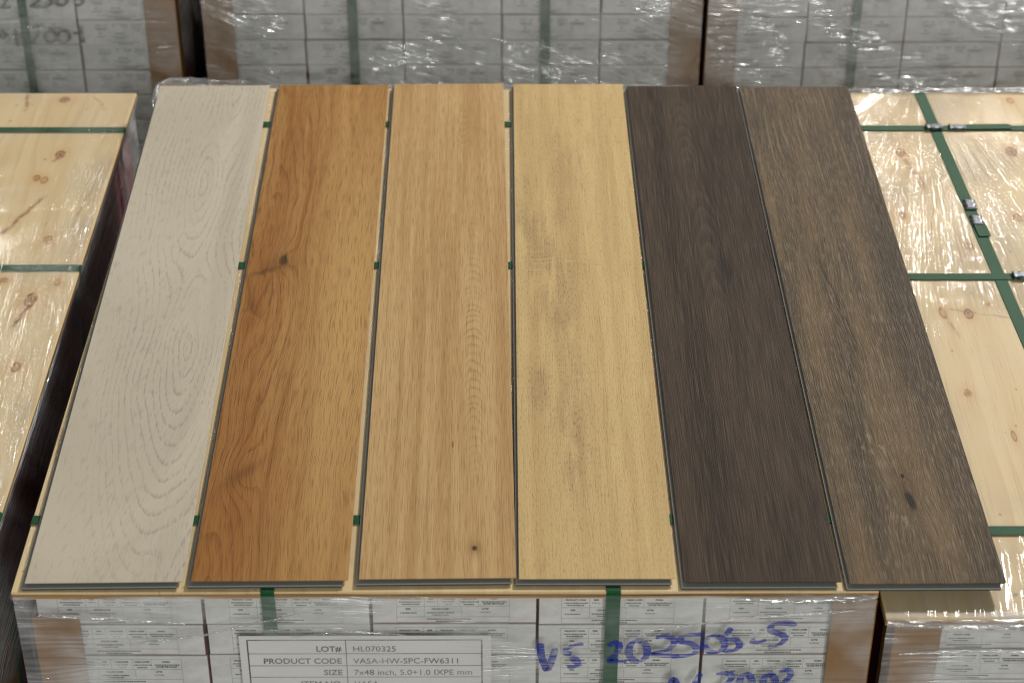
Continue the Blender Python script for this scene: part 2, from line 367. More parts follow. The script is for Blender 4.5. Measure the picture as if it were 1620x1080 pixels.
def film(name, mode, amp=1.0, veil=0.05, fan=None, mask=None, rough=0.13, refl=0.10, seed=0.0, crk=0.0006, und=0.0008, la=1.0, wa=1.0, tilt=0.03):
    """clear stretch film: see-through, glossy, drawn into fine ridges"""
    t = Tree(name)
    x, y, z = t.u, t.v, t.w
    if mode == 'top_fan':
        dx = x - fan[0]; dy = y - fan[1]
        rad = t.sqrt(dx*dx + dy*dy + 1e-6)
        ang = t.math('ARCTAN2', dx, dy)
        al, ac = rad, ang*0.32
    elif mode == 'along_y': al, ac = y, x + y*0.04 + (t.noise(x*5, y*2, seed)-0.5)*0.08
    elif mode == 'front': al, ac = x, z + x*tilt + (t.noise(x*4, z*9, seed)-0.5)*0.05
    else: al, ac = y, z + (t.noise(y*4, z*9, seed)-0.5)*0.05
    n = t.noise(al*7*la, ac*150*wa, seed, 1.0, 0.5)
    rid = (1.0 - ((n - 0.5)*6.0).abs()).max(0.0).pow(1.5)
    n2 = t.noise(al*22*la, ac*330*wa, seed+5, 1.0, 0.5)
    rid2 = (1.0 - ((n2 - 0.5)*5.0).abs()).max(0.0)
    pm = t.step(t.noise(x*5 + z*3, y*5 + z*4, seed+9, 3.0), 0.40, 0.62)
    pm2 = t.step(t.noise(x*9, y*9 + z*9, seed+11, 3.0), 0.48, 0.66)
    cr = t.noise(x*90, y*90, z*90, 2.0, 0.6)
    m = pm if mask is None else mask(t)*(pm*0.75 + 0.25)
    h = (rid*0.0012 + rid2*0.00040)*m + cr*crk*pm2*(m if mask is not None else 1.0)
    h = h*amp + t.noise(x*11, y*11, z*20, 2.0)*und*amp
    nm = t.bump(h)
    g = t.t.nodes.new('ShaderNodeBsdfGlossy'); g.inputs['Roughness'].default_value = rough
    g.inputs['Color'].default_value = (1, 1, 1, 1); t.link(nm, g.inputs['Normal'])
    tr = t.t.nodes.new('ShaderNodeBsdfTransparent'); tr.inputs['Color'].default_value = (0.985, 0.985, 0.985, 1)
    df = t.t.nodes.new('ShaderNodeBsdfDiffuse'); df.inputs['Color'].default_value = (0.85, 0.85, 0.86, 1); t.link(nm, df.inputs['Normal'])
    m1 = t.t.nodes.new('ShaderNodeMixShader'); t.link(tr.outputs[0], m1.inputs[1]); t.link(df.outputs[0], m1.inputs[2])
    t.put(((m*0.7 + rid*m*0.9 + pm2*0.5 + 0.12)*veil).min(0.6), m1.inputs[0])
    ge = t.t.nodes.new('ShaderNodeNewGeometry'); dt = t.t.nodes.new('ShaderNodeVectorMath'); dt.operation = 'DOT_PRODUCT'
    t.link(ge.outputs['Incoming'], dt.inputs[0]); t.link(nm, dt.inputs[1])
    fz = (1.0 - S(t, dt.outputs['Value']).abs()).clamp().pow(5.0)
    fac = ((fz*0.5 + refl)*(m*0.85 + 0.15 if mask is not None else 1.0)).clamp()
    m2 = t.t.nodes.new('ShaderNodeMixShader'); t.put(fac, m2.inputs[0])
    t.link(m1.outputs[0], m2.inputs[1]); t.link(g.outputs[0], m2.inputs[2])
    t.link(m2.outputs[0], t.out.inputs[0])
    return t.m

def ink(name, rgb, seed):
    t = Tree(name)
    n = t.noise(t.u*24, t.v*24, t.w*150 + seed, 3.0)
    t.bsdf(t.mul(lin(*rgb), n*0.8 + 0.6), 0.45, 0.3)
    b = t.out.inputs[0].links[0].from_socket
    tr = t.t.nodes.new('ShaderNodeBsdfTransparent'); m = t.t.nodes.new('ShaderNodeMixShader')
    t.put(t.step(t.noise(t.u*30, t.v*30, t.w*320 + seed, 2.0), 0.38, 0.66)*0.6 + 0.12, m.inputs[0])
    t.link(b, m.inputs[1]); t.link(tr.outputs[0], m.inputs[2]); t.link(m.outputs[0], t.out.inputs[0])
    return t.m

M = dict(
    white=carton_white(),
    maroon=simple('maroon_carton_side', (130, 62, 68), 0.5, 0.3, 0.2),
    ink=simple('black_label_ink', (62, 61, 61), 0.6, 0.2),
    rule=simple('grey_label_rule', (152, 150, 147), 0.6, 0.2),
    guard=simple('brown_board_guard', (132, 95, 49), 0.6, 0.2, 0.16, 22),
    strap=strap_green(),
    steel=simple('crimped_steel', (84, 86, 89), 0.36, 0.5, 0.12, 90, 1.0, 0.0006),
    core=simple('grey_stone_core', (126, 126, 122), 0.6, 0.15, 0.06, 300),
    underlay=simple('charcoal_foam_underlay', (58, 60, 62), 0.8, 0.2, 0.1, 300),
    paper=simple('white_paper', (212, 210, 206), 0.6, 0.25, 0.05, 24),
    blue=ink('blue_marker_ink', (40, 56, 150), 91.0),
    black=ink('black_marker_ink', (40, 40, 54), 92.0),
    pallet=simple('rough_pallet_timber', (170, 132, 88), 0.75, 0.2, 0.2, 40),
    floor=simple('grey_concrete', (112, 110, 106), 0.6, 0.3, 0.2, 4),
)

# ---------------------------------------------------------------- mesh helpers
class MB:
    def __init__(self): self.v, self.f, self.mi = [], [], []
    def poly(self, pts, mi=0):
        n = len(self.v); self.v += [tuple(p) for p in pts]; self.f.append(tuple(range(n, n+len(pts)))); self.mi.append(mi)
    def box(self, x0, x1, y0, y1, z0, z1, mi=0):
        n = len(self.v)
        self.v += [(x0,y0,z0),(x1,y0,z0),(x1,y1,z0),(x0,y1,z0),(x0,y0,z1),(x1,y0,z1),(x1,y1,z1),(x0,y1,z1)]
        for q in ((0,3,2,1),(4,5,6,7),(0,1,5,4),(1,2,6,5),(2,3,7,6),(3,0,4,7)):
            self.f.append(tuple(n+i for i in q)); self.mi.append(mi)
    def mesh(self, name, mats, bevel=0.0, smooth=False):
        me = bpy.data.meshes.new(name); me.from_pydata(self.v, [], self.f)
        for m in mats: me.materials.append(m)
        for p, i in zip(me.polygons, self.mi): p.material_index = i
        if bevel:
            bm = bmesh.new(); bm.from_mesh(me)
            bmesh.ops.remove_doubles(bm, verts=bm.verts, dist=1e-6)
            bmesh.ops.bevel(bm, geom=list(bm.edges), offset=bevel, segments=2, affect='EDGES', profile=0.5)
            bm.to_mesh(me); bm.free()
        if smooth:
            for p in me.polygons: p.use_smooth = True
        me.update()
        return me

def link(name, me, parent=None, loc=(0,0,0)):
    """object whose coordinates are scene coordinates relative to loc; parent is unrotated"""
    o = bpy.data.objects.new(name, me); C.objects.link(o)
    o.location = Vector(loc) - (Vector(parent.matrix_basis.translation) if parent else Vector((0,0,0)))
    if parent: o.parent = parent
    return o
def abs_loc(o):
    l = Vector(o.location)
    while o.parent: o = o.parent; l += Vector(o.location)
    return l
def sub(name, me, parent, loc):
    o = bpy.data.objects.new(name, me); C.objects.link(o); o.parent = parent
    o.location = Vector(loc) - abs_loc(parent)
    return o
def thing(name, label, cat, loc, group=None):
    o = bpy.data.objects.new(name, None); C.objects.link(o); o.location = loc; o.empty_display_size = 0.1
    o['label'] = label; o['category'] = cat
    if group: o['group'] = group
    return o

def text_mb(items, name, mat, bold=0.0):
    """items: (text, x, z, height, align) on a vertical sheet facing -y; returns one mesh"""
    mb = MB()
    for (s, x, z, h, al, bo) in items:
        cu = bpy.data.curves.new('lettering', 'FONT'); cu.body = s; cu.size = h/0.70; cu.align_x = al
        cu.offset = bo*h; cu.resolution_u = 3
        ob = bpy.data.objects.new('lettering', cu)
        me = bpy.data.meshes.new_from_object(ob)
        n = len(mb.v)
        for q in me.vertices: mb.v.append((x + q.co.x, 0.0, z + q.co.y))
        for p in me.polygons: mb.f.append(tuple(n+i for i in p.vertices)); mb.mi.append(0)
        bpy.data.objects.remove(ob); bpy.data.curves.remove(cu); bpy.data.meshes.remove(me)
    return mb

def smooth_path(pts, n=5):
    out = []
    P = [Vector((a, b)) for a, b in pts]
    for i in range(len(P)-1):
        p0 = P[max(i-1, 0)]; p1 = P[i]; p2 = P[i+1]; p3 = P[min(i+2, len(P)-1)]
        for k in range(n):
            t = k/n
            out.append(0.5*((2*p1) + (p2-p0)*t + (2*p0-5*p1+4*p2-p3)*t*t + (3*p1-p0-3*p2+p3)*t**3))
    out.append(P[-1])
    return out
def marker(strokes, y, wd, seed):
    """chisel-tip marker strokes as thin flat ribbons on the plane y"""
    rnd = random.Random(seed); mb = MB()
    for k, st in enumerate(strokes):
        P = smooth_path(st)
        yy = y - 0.00006*k
        L, Rr = [], []
        for i, p in enumerate(P):
            d = (P[min(i+1, len(P)-1)] - P[max(i-1, 0)])
            d = d.normalized() if d.length > 1e-9 else Vector((1, 0))
            nrm = Vector((-d.y, d.x))
            wv = wd*(0.62 + 0.75*abs(d.dot(Vector((0.45, -0.89)))))*(0.9 + 0.2*rnd.random())
            if i in (0, len(P)-1): wv *= 0.55
            L.append(p + nrm*wv/2); Rr.append(p - nrm*wv/2)
        n = len(mb.v)
        for a, b in zip(L, Rr): mb.v += [(a.x, yy, a.y), (b.x, yy, b.y)]
        for i in range(len(P)-1):
            mb.f.append((n+2*i, n+2*i+1, n+2*i+3, n+2*i+2)); mb.mi.append(0)
    return mb

# ---------------------------------------------------------------- floor
mb = MB(); mb.poly([(-30,-30,0),(30,-30,0),(30,30,0),(-30,30,0)])
fl = link('floor', mb.mesh('floor', [M['floor']])); fl['kind'] = 'structure'

# ---------------------------------------------------------------- shared carton meshes
CW, CH, CL = 0.188, 0.0478, 1.215
def carton_mesh(wd):
    mb = MB(); mb.box(-wd/2, wd/2, 0.001, CL, -CH/2, CH/2)
    me = mb.mesh('carton', [M['maroon'], M['white']], 0.0012)
    for p in me.polygons:
        if p.normal.y > 0.9: p.material_index = 1          # the far end of a carton is white too
    return me
def end_label_mesh(wd, variant):
    mb = MB()
    mb.box(-wd/2 + 0.0006, wd/2 - 0.0006, -0.0012, 0.0008, -CH/2 + 0.0005, CH/2 - 0.0005, 0)
    y = -0.0016
    x0 = -wd/2 + 0.028 - 0.002*variant; x1 = x0 + 0.129; t = 0.00022; zt = CH/2 - 0.0050; zb = -CH/2 + 0.0015
    def hl(xa, xb, z): mb.poly([(xa,y,z-t),(xb,y,z-t),(xb,y,z+t),(xa,y,z+t)], 2)
    def vl(x, za, zb_): mb.poly([(x-t,y,za),(x+t,y,za),(x+t,y,zb_),(x-t,y,zb_)], 2)
    hl(x0, x1, zt); hl(x0, x1, zb); vl(x0, zb, zt); vl(x1, zb, zt)
    hl(x0, x1, zt - 0.0165); hl(x0, x1, zt - 0.0330)
    for q in (0.032, 0.047, 0.072, 0.094): vl(x0 + q, zt - 0.0165, zt)
    for q in (0.032, 0.074): vl(x0 + q, zt - 0.033, zt - 0.0165)
    it = [('PRODUCT CODE', x0+0.016, zt-0.0055, 0.0021, 'CENTER', .06), ('SIZE', x0+0.0395, zt-0.0055, 0.0021, 'CENTER', .06),
          ('THICKNESS', x0+0.0595, zt-0.0055, 0.0021, 'CENTER', .06), ('WEAR LAYER', x0+0.083, zt-0.0055, 0.0021, 'CENTER', .06),
          ('FINISH', x0+0.1115, zt-0.0055, 0.0021, 'CENTER', .06),
          ('7x48 inch', x0+0.0395, zt-0.0100, 0.0018, 'CENTER', .0), ('5.0+1.0 IXPE', x0+0.0595, zt-0.0100, 0.0018, 'CENTER', 0),
          ('5.0+1.0', x0+0.0595, zt-0.0142, 0.0018, 'CENTER', 0), ('BOXES PER PALLET', x0+0.1115, zt-0.0135, 0.0020, 'CENTER', .06),
          ('COLOR NAME', x0+0.050, zt-0.0215, 0.0021, 'CENTER', .06), ('LOT#', x0+0.1015, zt-0.0215, 0.0021, 'CENTER', .06),
          ('HL070325', x0+0.1015, zt-0.0265, 0.0019, 'CENTER', 0), ('SIZE', x0+0.013, zt-0.0215, 0.0021, 'CENTER', .06)]
    tm = text_mb(it, 'print', M['ink'])
    n = len(mb.v); mb.v += [(a, y, c) for a, b, c in tm.v]
    for f in tm.f: mb.f.append(tuple(n+i for i in f)); mb.mi.append(1)
    # unreadable small rows of print
    rnd = random.Random(variant)
    for (cx, cz, wd_) in ((0.016, 0.0095, 0.026), (0.016, 0.013, 0.020), (0.083, 0.0095, 0.018), (0.083, 0.0135, 0.012),
                          (0.1115, 0.0095, 0.028), (0.050, 0.0265, 0.030), (0.050, 0.0300, 0.018), (0.013, 0.0268, 0.018), (0.060, 0.0365, 0.050), (0.06, 0.040, 0.03)):
        x = x0 + cx - wd_/2
        while x < x0 + cx + wd_/2:
            l = rnd.uniform(0.0008, 0.0022)
            mb.poly([(x,y,zt-cz-0.0008),(x+l,y,zt-cz-0.0008),(x+l,y,zt-cz+0.0008),(x,y,zt-cz+0.0008)], 1)
            x += l + rnd.uniform(0.0004, 0.0009)
    return mb.mesh('end_label', [M['white'], M['ink'], M['rule']])
END = {}
CART = {}

# ---------------------------------------------------------------- straps
def strap_loop(name, pts, wd, axis, parent, th=0.0009):
    """closed band through pts (cross-section path), its width along axis 'x' or 'y'"""
    mb = MB(); n = len(pts)
    P = [Vector(p) for p in pts]; cen = sum(P, Vector())/n
    W = Vector((1,0,0)) if axis == 'x' else Vector((0,1,0))
    for i in range(n):
        p = P[i]; a = (P[i]-P[i-1]); b = (P[(i+1) % n]-P[i])
        tg = (a.normalized() + b.normalized())
        nr = tg.cross(W).normalized()
        if nr.dot(p - cen) < 0: nr = -nr
        for off, s in ((0, -1), (0, 1), (th, 1), (th, -1)):
            mb.v.append(tuple(p + nr*off + W*(s*wd/2) - Vector(parent.location)))
    for i in range(n):
        j = (i+1) % n
        for k in range(4):
            l = (k+1) % 4
            mb.f.append((4*i+k, 4*i+l, 4*j+l, 4*j+k)); mb.mi.append(0)
    bm_me = mb.mesh('strap', [M['strap']])
    bm = bmesh.new(); bm.from_mesh(bm_me); bmesh.ops.recalc_face_normals(bm, faces=bm.faces); bm.to_mesh(bm_me); bm.free()
    o = bpy.data.objects.new(name, bm_me); C.objects.link(o); o.parent = parent
    return o

def seal_mesh():
    mb = MB(); bm = bmesh.new()
    # crimped metal sleeve, 26 mm long, 18 mm wide, with notched sides and pressed waves
    NX, NY = 14, 10; L, Wd = 0.026, 0.0185; vs = []
    for j in range(NY+1):
        for i in range(NX+1):
            x = -L/2 + L*i/NX; s = j/NY; y = -Wd/2 + Wd*s
            notch = 1.0 - 0.16*max(0, math.cos((i/NX)*2*math.pi*2.0 + math.pi))*abs(2*s-1)**3
            z = 0.0026 - 0.0022*abs(2*s-1)**6 + 0.0006*math.cos((i/NX)*2*math.pi*2.0)*(abs(2*s-1)**2)
            vs.append(bm.verts.new((x, y*notch, z)))
    for j in range(NY):
        for i in range(NX):
            a = j*(NX+1)+i; bm.faces.new((vs[a], vs[a+1], vs[a+NX+2], vs[a+NX+1]))
    edge = [e for e in bm.edges if e.is_boundary]
    r = bmesh.ops.extrude_edge_only(bm, edges=edge)
    for q in r['geom']:
        if isinstance(q, bmesh.types.BMVert): q.co.z = 0.0
    me = bpy.data.meshes.new('seal'); bm.to_mesh(me); bm.free(); me.materials.append(M['steel'])
    for p in me.polygons: p.use_smooth = True
    return me
SEAL = seal_mesh()

# ---------------------------------------------------------------- film sheets
def crinkle(p, s, seed):
    return mnoise.noise(Vector((p[0]*s + seed, p[1]*s, p[2]*s)))
def sheet(fn, nu, nv, mat, name):
    mb = MB()
    for j in range(nv+1):
        for i in range(nu+1): mb.v.append(fn(i/nu, j/nv))
    for j in range(nv):
        for i in range(nu):
            a = j*(nu+1)+i; mb.f.append((a, a+1, a+nu+2, a+nu+1)); mb.mi.append(0)
    return mb.mesh(name, [mat], smooth=True)
def film_side(name, pathfn, prof, L0, L1, mat, parent, amp=0.0012, seed=0.0, nu=220, nv=60):
    """sheet following prof (list of (offset outwards, z)) extruded along L; pathfn(l, off, z) -> world"""
    cum = [0]
    for a, b in zip(prof, prof[1:]): cum.append(cum[-1] + math.hypot(b[0]-a[0], b[1]-a[1]))
    def at(s):
        s *= cum[-1]
        for k in range(len(prof)-1):
            if s <= cum[k+1] + 1e-9:
                f = (s-cum[k])/max(1e-9, cum[k+1]-cum[k])
                return prof[k][0]*(1-f)+prof[k+1][0]*f, prof[k][1]*(1-f)+prof[k+1][1]*f
        return prof[-1]
    def fn(a, b):
        o, z = at(b**1.5 if False else b); l = L0 + (L1-L0)*a
        d = amp*(crinkle((l*7, z*22, 0), 1.0, seed) + 0.6*crinkle((l*25, z*70, 2), 1.0, seed))
        p = pathfn(l, o + abs(d)*0.8, z + (0.35*d if 0.05 < b else 0))
        return tuple(Vector(p) - Vector(parent.location))
    me = sheet(fn, nu, nv, mat, name)
    o = bpy.data.objects.new(name, me); C.objects.link(o); o.parent = parent
    return o
def film_roll(name, pts, rad, mat, parent, seed):
    """gathered film: a lumpy crumpled rope of film lying along an edge"""
    mb = MB(); P = [Vector(p) for p in pts]; path = []
    for a, b in zip(P, P[1:]):
        n = max(2, int((b-a).length/0.004))
        path += [a.lerp(b, k/n) for k in range(n)]
    path.append(P[-1]); K = 18; n = len(path)
    for i, p in enumerate(path):
        d = (path[min(i+1, n-1)] - path[max(i-1, 0)]).normalized()
        s = d.cross(Vector((0,0,1))); s = s.normalized() if s.length > 1e-5 else Vector((1,0,0)); q = s.cross(d)
        fade = min(1, i/6, (n-1-i)/6)
        R_ = rad[0] + (rad[1]-rad[0])*i/(n-1)
        R_ *= (0.35 + 0.65*fade)*(1 + 0.5*mnoise.noise(p*22 + Vector((seed,0,0))))
        for k in range(K):
            a = 2*math.pi*k/K; v = s*math.cos(a)*1.15 + q*math.sin(a)*0.8
            c = 1 + 0.35*mnoise.noise(Vector((p.x*90, p.y*90, a*2.2 + seed))) + 0.2*mnoise.noise(p*260 + v*3)
            mb.v.append(tuple(p + v*R_*c - Vector(parent.location)))
    for i in range(n-1):
        for k in range(K):
            l = (k+1) % K; mb.f.append((i*K+k, i*K+l, (i+1)*K+l, (i+1)*K+k)); mb.mi.append(0)
    o = bpy.data.objects.new(name, mb.mesh(name, [mat], smooth=True)); C.objects.link(o); o.parent = parent
    return o

# ---------------------------------------------------------------- a wrapped pallet
def pallet(label, bx0, bx1, by0, by1, top, cx0, cw, cy, bmat, seed, cross=(), long=(), ch=CH, rows=11, guards=(0.05, 0.05), gtop=(0.012, 0.012), group=None, skew=0.0, leg=0.045):
    rnd = random.Random(seed)
    zt = Z0 + top; bt = 0.0105
    base = zt - bt - rows*ch - 0.0005
    cxm = (bx0+bx1)/2
    t = thing('wrapped_pallet', label, 'pallet', (cxm, (by0+by1)/2, 0.0), group)
    o0 = Vector(t.location)
    # board
    mb = MB(); mb.box(bx0, bx1, by0, by1, -bt, 0.0)
    mb.v = [(x, y - (skew if x > cxm and y > by0 + 0.1 else 0), z) for x, y, z in mb.v]
    link('top_board', mb.mesh('top_board', [bmat], 0.0006), t, (0, 0, zt))
    # pallet base: deck, blocks, skids
    mb = MB()
    x0, x1 = bx0 + 0.015, bx1 - 0.015; hb = base
    for k in range(7):
        y = by0 + 0.03 + k*(by1-by0-0.16)/6; mb.box(x0, x1, y, y+0.10, hb-0.018, hb-0.0005)
    for x in (x0, (x0+x1)/2 - 0.045, x1 - 0.09):
        mb.box(x, x+0.09, by0+0.03, by1-0.03, 0.0, hb-0.0182)
    link('timber_base', mb.mesh('timber_base', [M['pallet']]), t, (0, 0, 0))
    # cartons
    key = round(cw, 4)
    if key not in CART: CART[key] = carton_mesh(cw - 0.003); END[key] = [end_label_mesh(cw - 0.003, k) for k in range(3)]
    for r in range(rows):
        for c in range(5):
            lx = cx0 + cw*(c+0.5) + rnd.uniform(-0.0010, 0.0010); ly = cy + rnd.uniform(0.0, 0.0035)
            lz = zt - bt - 0.0004 - ch*(r+0.5) + (rnd.uniform(-0.0002, 0.0002) if r else 0)
            o = link('carton', CART[key], t, (lx, ly, lz)); o.scale = (1, 1, ch/CH*rnd.uniform(0.962, 0.988)); o.rotation_euler = (0, rnd.uniform(-0.004, 0.004), 0)
            e = bpy.data.objects.new('end_label', END[key][rnd.randrange(3)]); C.objects.link(e); e.parent = o
    x0 = cx0; x1 = cx0 + 5*cw
    # corner guards: bent board angles
    for i, (gx, sgn) in enumerate(((x0, 1), (x1, -1))):
        g = guards[i]; gt = zt - gtop[i]; th = 0.004; mb = MB()
        a, b = (gx - th*sgn, gx + g*sgn)
        mb.box(min(a, b), max(a, b), cy - 0.0085, cy - 0.0045, base, gt)
        a, b = (gx - th*sgn, gx)
        mb.box(min(a, b), max(a, b), cy - 0.0043, cy + leg, base, gt)
        link('corner_guard', mb.mesh('corner_guard', [M['guard']], 0.0008), t, (0, 0, 0))
    # straps round the load
    fr, bk = by0 - 0.0006, by1 + 0.0006
    for (xf, xb, wd) in long:
        f = min(cy - 0.0088, cy - 0.005)
        pts = [(xf, f, base), (xf, f, zt - bt - 0.004), (xf, fr, zt - bt + 0.001), (xf, fr, zt - 0.001), (xf, fr + 0.001, zt + 0.0004),
               (xb, bk - 0.001, zt + 0.0004), (xb, bk, zt - 0.001), (xb, bk, zt-bt), (xb, cy + CL + 0.004, zt - bt - 0.006), (xb, cy + CL + 0.004, base)]
        strap_loop('strap', pts, wd, 'x', t)
    for y in cross:
        pts = [(x0 - 0.005, y, base), (x0 - 0.005, y, zt - bt - 0.004), (bx0 - 0.0006, y, zt - bt), (bx0 - 0.0006, y, zt - 0.001), (bx0 + 0.0006, y, zt + 0.0012),
               (bx1 - 0.0006, y, zt + 0.0012), (bx1 + 0.0006, y, zt - 0.001), (bx1 + 0.0006, y, zt - bt), (x1 + 0.005, y, zt - bt - 0.004), (x1 + 0.005, y, base)]
        strap_loop('strap', pts, 0.0155, 'y', t)
    return t, zt, base, bt

# ---- centre pallet under the planks
bm_c = board_wood('pale_pine_ply', [(-0.568, 0.54, 0.004, 0.008, 0.5)], [(-0.57, 0.3, -0.565, 0.2, 0.002, 0.4)], 101.0)
PC, zC, baseC, btC = pallet('wrapped pallet of white cartons under the sample planks, with a printed sheet on its front',
    -0.573, 0.407, -0.0135, 1.224, -0.0075, -0.552, 0.1912, -0.0030, bm_c, 5,
    cross=(0.113, 0.676, 1.094), long=((-0.284, -0.284, 0.0155), (0.107, 0.107, 0.0165)), guards=(0.050, 0.047), gtop=(0.040, 0.016), skew=0.013,
    group='wrapped pallets of flooring cartons')

# ---- left pallet
kn_l = [(-0.719, 1.075, 0.008, 0.013, 0.9), (-0.729, 0.994, 0.006, 0.011, 0.4), (-0.742, 1.000, 0.006, 0.010, 0.7), (-0.691, 0.816, 0.0065, 0.012, 0.45), (-0.685, 0.654, 0.009, 0.018, 1.0),
        (-0.673, 0.490, 0.0065, 0.011, 0.5), (-0.733, 0.703, 0.006, 0.010, 0.7), (-0.745, 1.262, 0.009, 0.010, 0.9), (-0.655, 0.700, 0.004, 0.008, 0.3)]
cr_l = [(-0.775, 0.80, -0.715, 0.955, 0.004, 0.8), (-0.682, 0.645, -0.70, 0.575, 0.0035, 0.9), (-0.81, 1.285, -0.80, 1.21, 0.003, 0.7), (-0.73, 1.045, -0.705, 1.09, 0.003, 0.6),
        (-0.70, 1.28, -0.665, 1.215, 0.003, 0.5), (-0.66, 0.88, -0.652, 0.97, 0.002, 0.4), (-0.86, 1.2, -0.84, 1.05, 0.003, 0.6)]
bm_l = board_wood('knotty_pine_ply', kn_l, cr_l, 141.0)
PL, zL, baseL, btL = pallet('shrink wrapped pallet at left edge with knotty pine top and dark maroon carton side',
    -1.608, -0.629, 0.035, 1.285, -0.05, -1.592, 0.1895, 0.050, bm_l, 6, cross=(0.172, 0.737, 1.155), long=((-1.34, -1.34, 0.0155), (-1.02, -1.02, 0.0155)), leg=0.125,
    group='wrapped pallets of flooring cartons')

# ---- right pallet
kn_r = [(0.603, 1.025, 0.008, 0.014, 0.75), (0.777, 1.029, 0.009, 0.015, 0.9), (0.573, 0.837, 0.0065, 0.012, 0.3), (0.656, 0.747, 0.0065, 0.011, 0.45), (0.587, 0.574, 0.005, 0.014, 0.55),
        (0.622, 0.571, 0.0065, 0.012, 0.9), (0.586, 0.385, 0.006, 0.010, 0.8), (0.626, 0.293, 0.003, 0.012, 0.6), (0.810, 1.199, 0.006, 0.010, 0.3), (0.744, 0.827, 0.008, 0.012, 0.5), (0.654, 0.595, 0.003, 0.005, 0.6),
        (0.70, 0.40, 0.006, 0.01, 0.6), (0.86, 0.6, 0.007, 0.012, 0.7), (0.95, 0.9, 0.007, 0.012, 0.7)]
cr_r = [(0.59, 0.585, 0.70, 0.555, 0.002, 0.5), (0.605, 1.01, 0.625, 0.90, 0.004, 0.5), (0.64, 0.95, 0.72, 0.97, 0.0025, 0.5), (0.625, 0.86, 0.60, 0.75, 0.0016, 0.5), (0.588, 0.57, 0.60, 0.50, 0.003, 0.5)]
bm_r = board_wood('streaked_pine_ply', kn_r, cr_r, 181.0)
PR, zR, baseR, btR = pallet('shrink wrapped pallet at right with glossy film over pine top and crossed green straps',
    0.4115, 1.392, -0.0450, 1.2265, -0.020, 0.428, 0.1895, -0.0310, bm_r, 7, cross=(0.106, 0.664, 1.103), long=((0.705, 0.6665, 0.0175), (1.12, 1.12, 0.0155)),
    guards=(0.050, 0.05), gtop=(0.014, 0.014), group='wrapped pallets of flooring cartons')

# ---- three pallets of the row behind
BG = []
for (lab, x0, top, cw, lg, sd, yb) in (
    ('wrapped pallet behind the left pine top, black marker writing on its white cartons', -1.560, -0.020, 0.1852, ((-0.917, -0.917, 0.016), (-1.33, -1.33, 0.016)), 15, 1.75),
    ('wrapped pallet directly behind the planks, two green straps down its white cartons', -0.577, -0.0092, 0.1862, ((-0.299, -0.299, 0.018), (0.063, 0.063, 0.018)), 16, 1.75),
    ('shrink wrapped pallet behind at right, thick wrinkled film over its white cartons', 0.3725, -0.0150, 0.1862, ((0.649, 0.649, 0.017), (1.05, 1.05, 0.016)), 17, 1.75)):
    bm_b = bm_c
    P = pallet(lab, x0-0.018, x0+5*cw+0.018 if x0 < 0.3 else x0+5*cw+0.018, yb-0.012, yb+1.24, top, x0, cw, yb, bm_c, sd, cross=(yb+0.14, yb+0.68, yb+1.1), long=lg, ch=0.0525,
               guards=(0.054, 0.056), gtop=(0.014, 0.014), group='wrapped pallets of flooring cartons')
    BG.append((P, x0, x0+5*cw, yb))

# ---- printed sheet on the centre pallet
yF = -0.0030
ys = yF - 0.0105
mb = MB(); mb.box(-0.3215, -0.0316, -0.0002, 0.0002, -0.279, -0.0738)
sh = link('printed_sheet', mb.mesh('printed_sheet', [M['paper']]), PC, (0, ys, Z0))
mb = MB(); tk = 0.0006
def hl(xa, xb, z, t=tk): mb.poly([(xa,0,z-t),(xb,0,z-t),(xb,0,z+t),(xa,0,z+t)])
def vl(x, za, zb, t=tk): mb.poly([(x-t,0,za),(x+t,0,za),(x+t,0,zb),(x-t,0,zb)])
ZT = -0.0800; XA, XB, XM = -0.3122, -0.0425, -0.1990
hl(XA, XB, ZT); vl(XA, -0.27, ZT, 0.0008); vl(XB, -0.27, ZT, 0.0008); vl(XM, -0.27, ZT, 0.0005)
rowz = [-0.1011, -0.1199, -0.1379, -0.1560]
for z in rowz: hl(XA, XB, z, 0.0004)
sub('table_rules', mb.mesh('table_rules', [M['ink']]), sh, (0, ys - 0.0005, Z0))
tx = []
for i, (a, b) in enumerate((('LOT#', 'HL070325'), ('PRODUCT CODE', 'VASA-HW-SPC-FW6311'), ('SIZE', '7x48 inch, 5.0+1.0 IXPE mm'), ('ITEM NO.', 'VASA'))):
    z = rowz[i] + 0.0034
    tx.append((a, XM - 0.0055, z, 0.0082, 'RIGHT', 0.028)); tx.append((b, XM + 0.0075, z, 0.0084, 'LEFT', 0.0))
sub('lettering', text_mb(tx, 'lettering', M['ink']).mesh('lettering', [M['ink']]), sh, (0, ys - 0.0006, Z0))

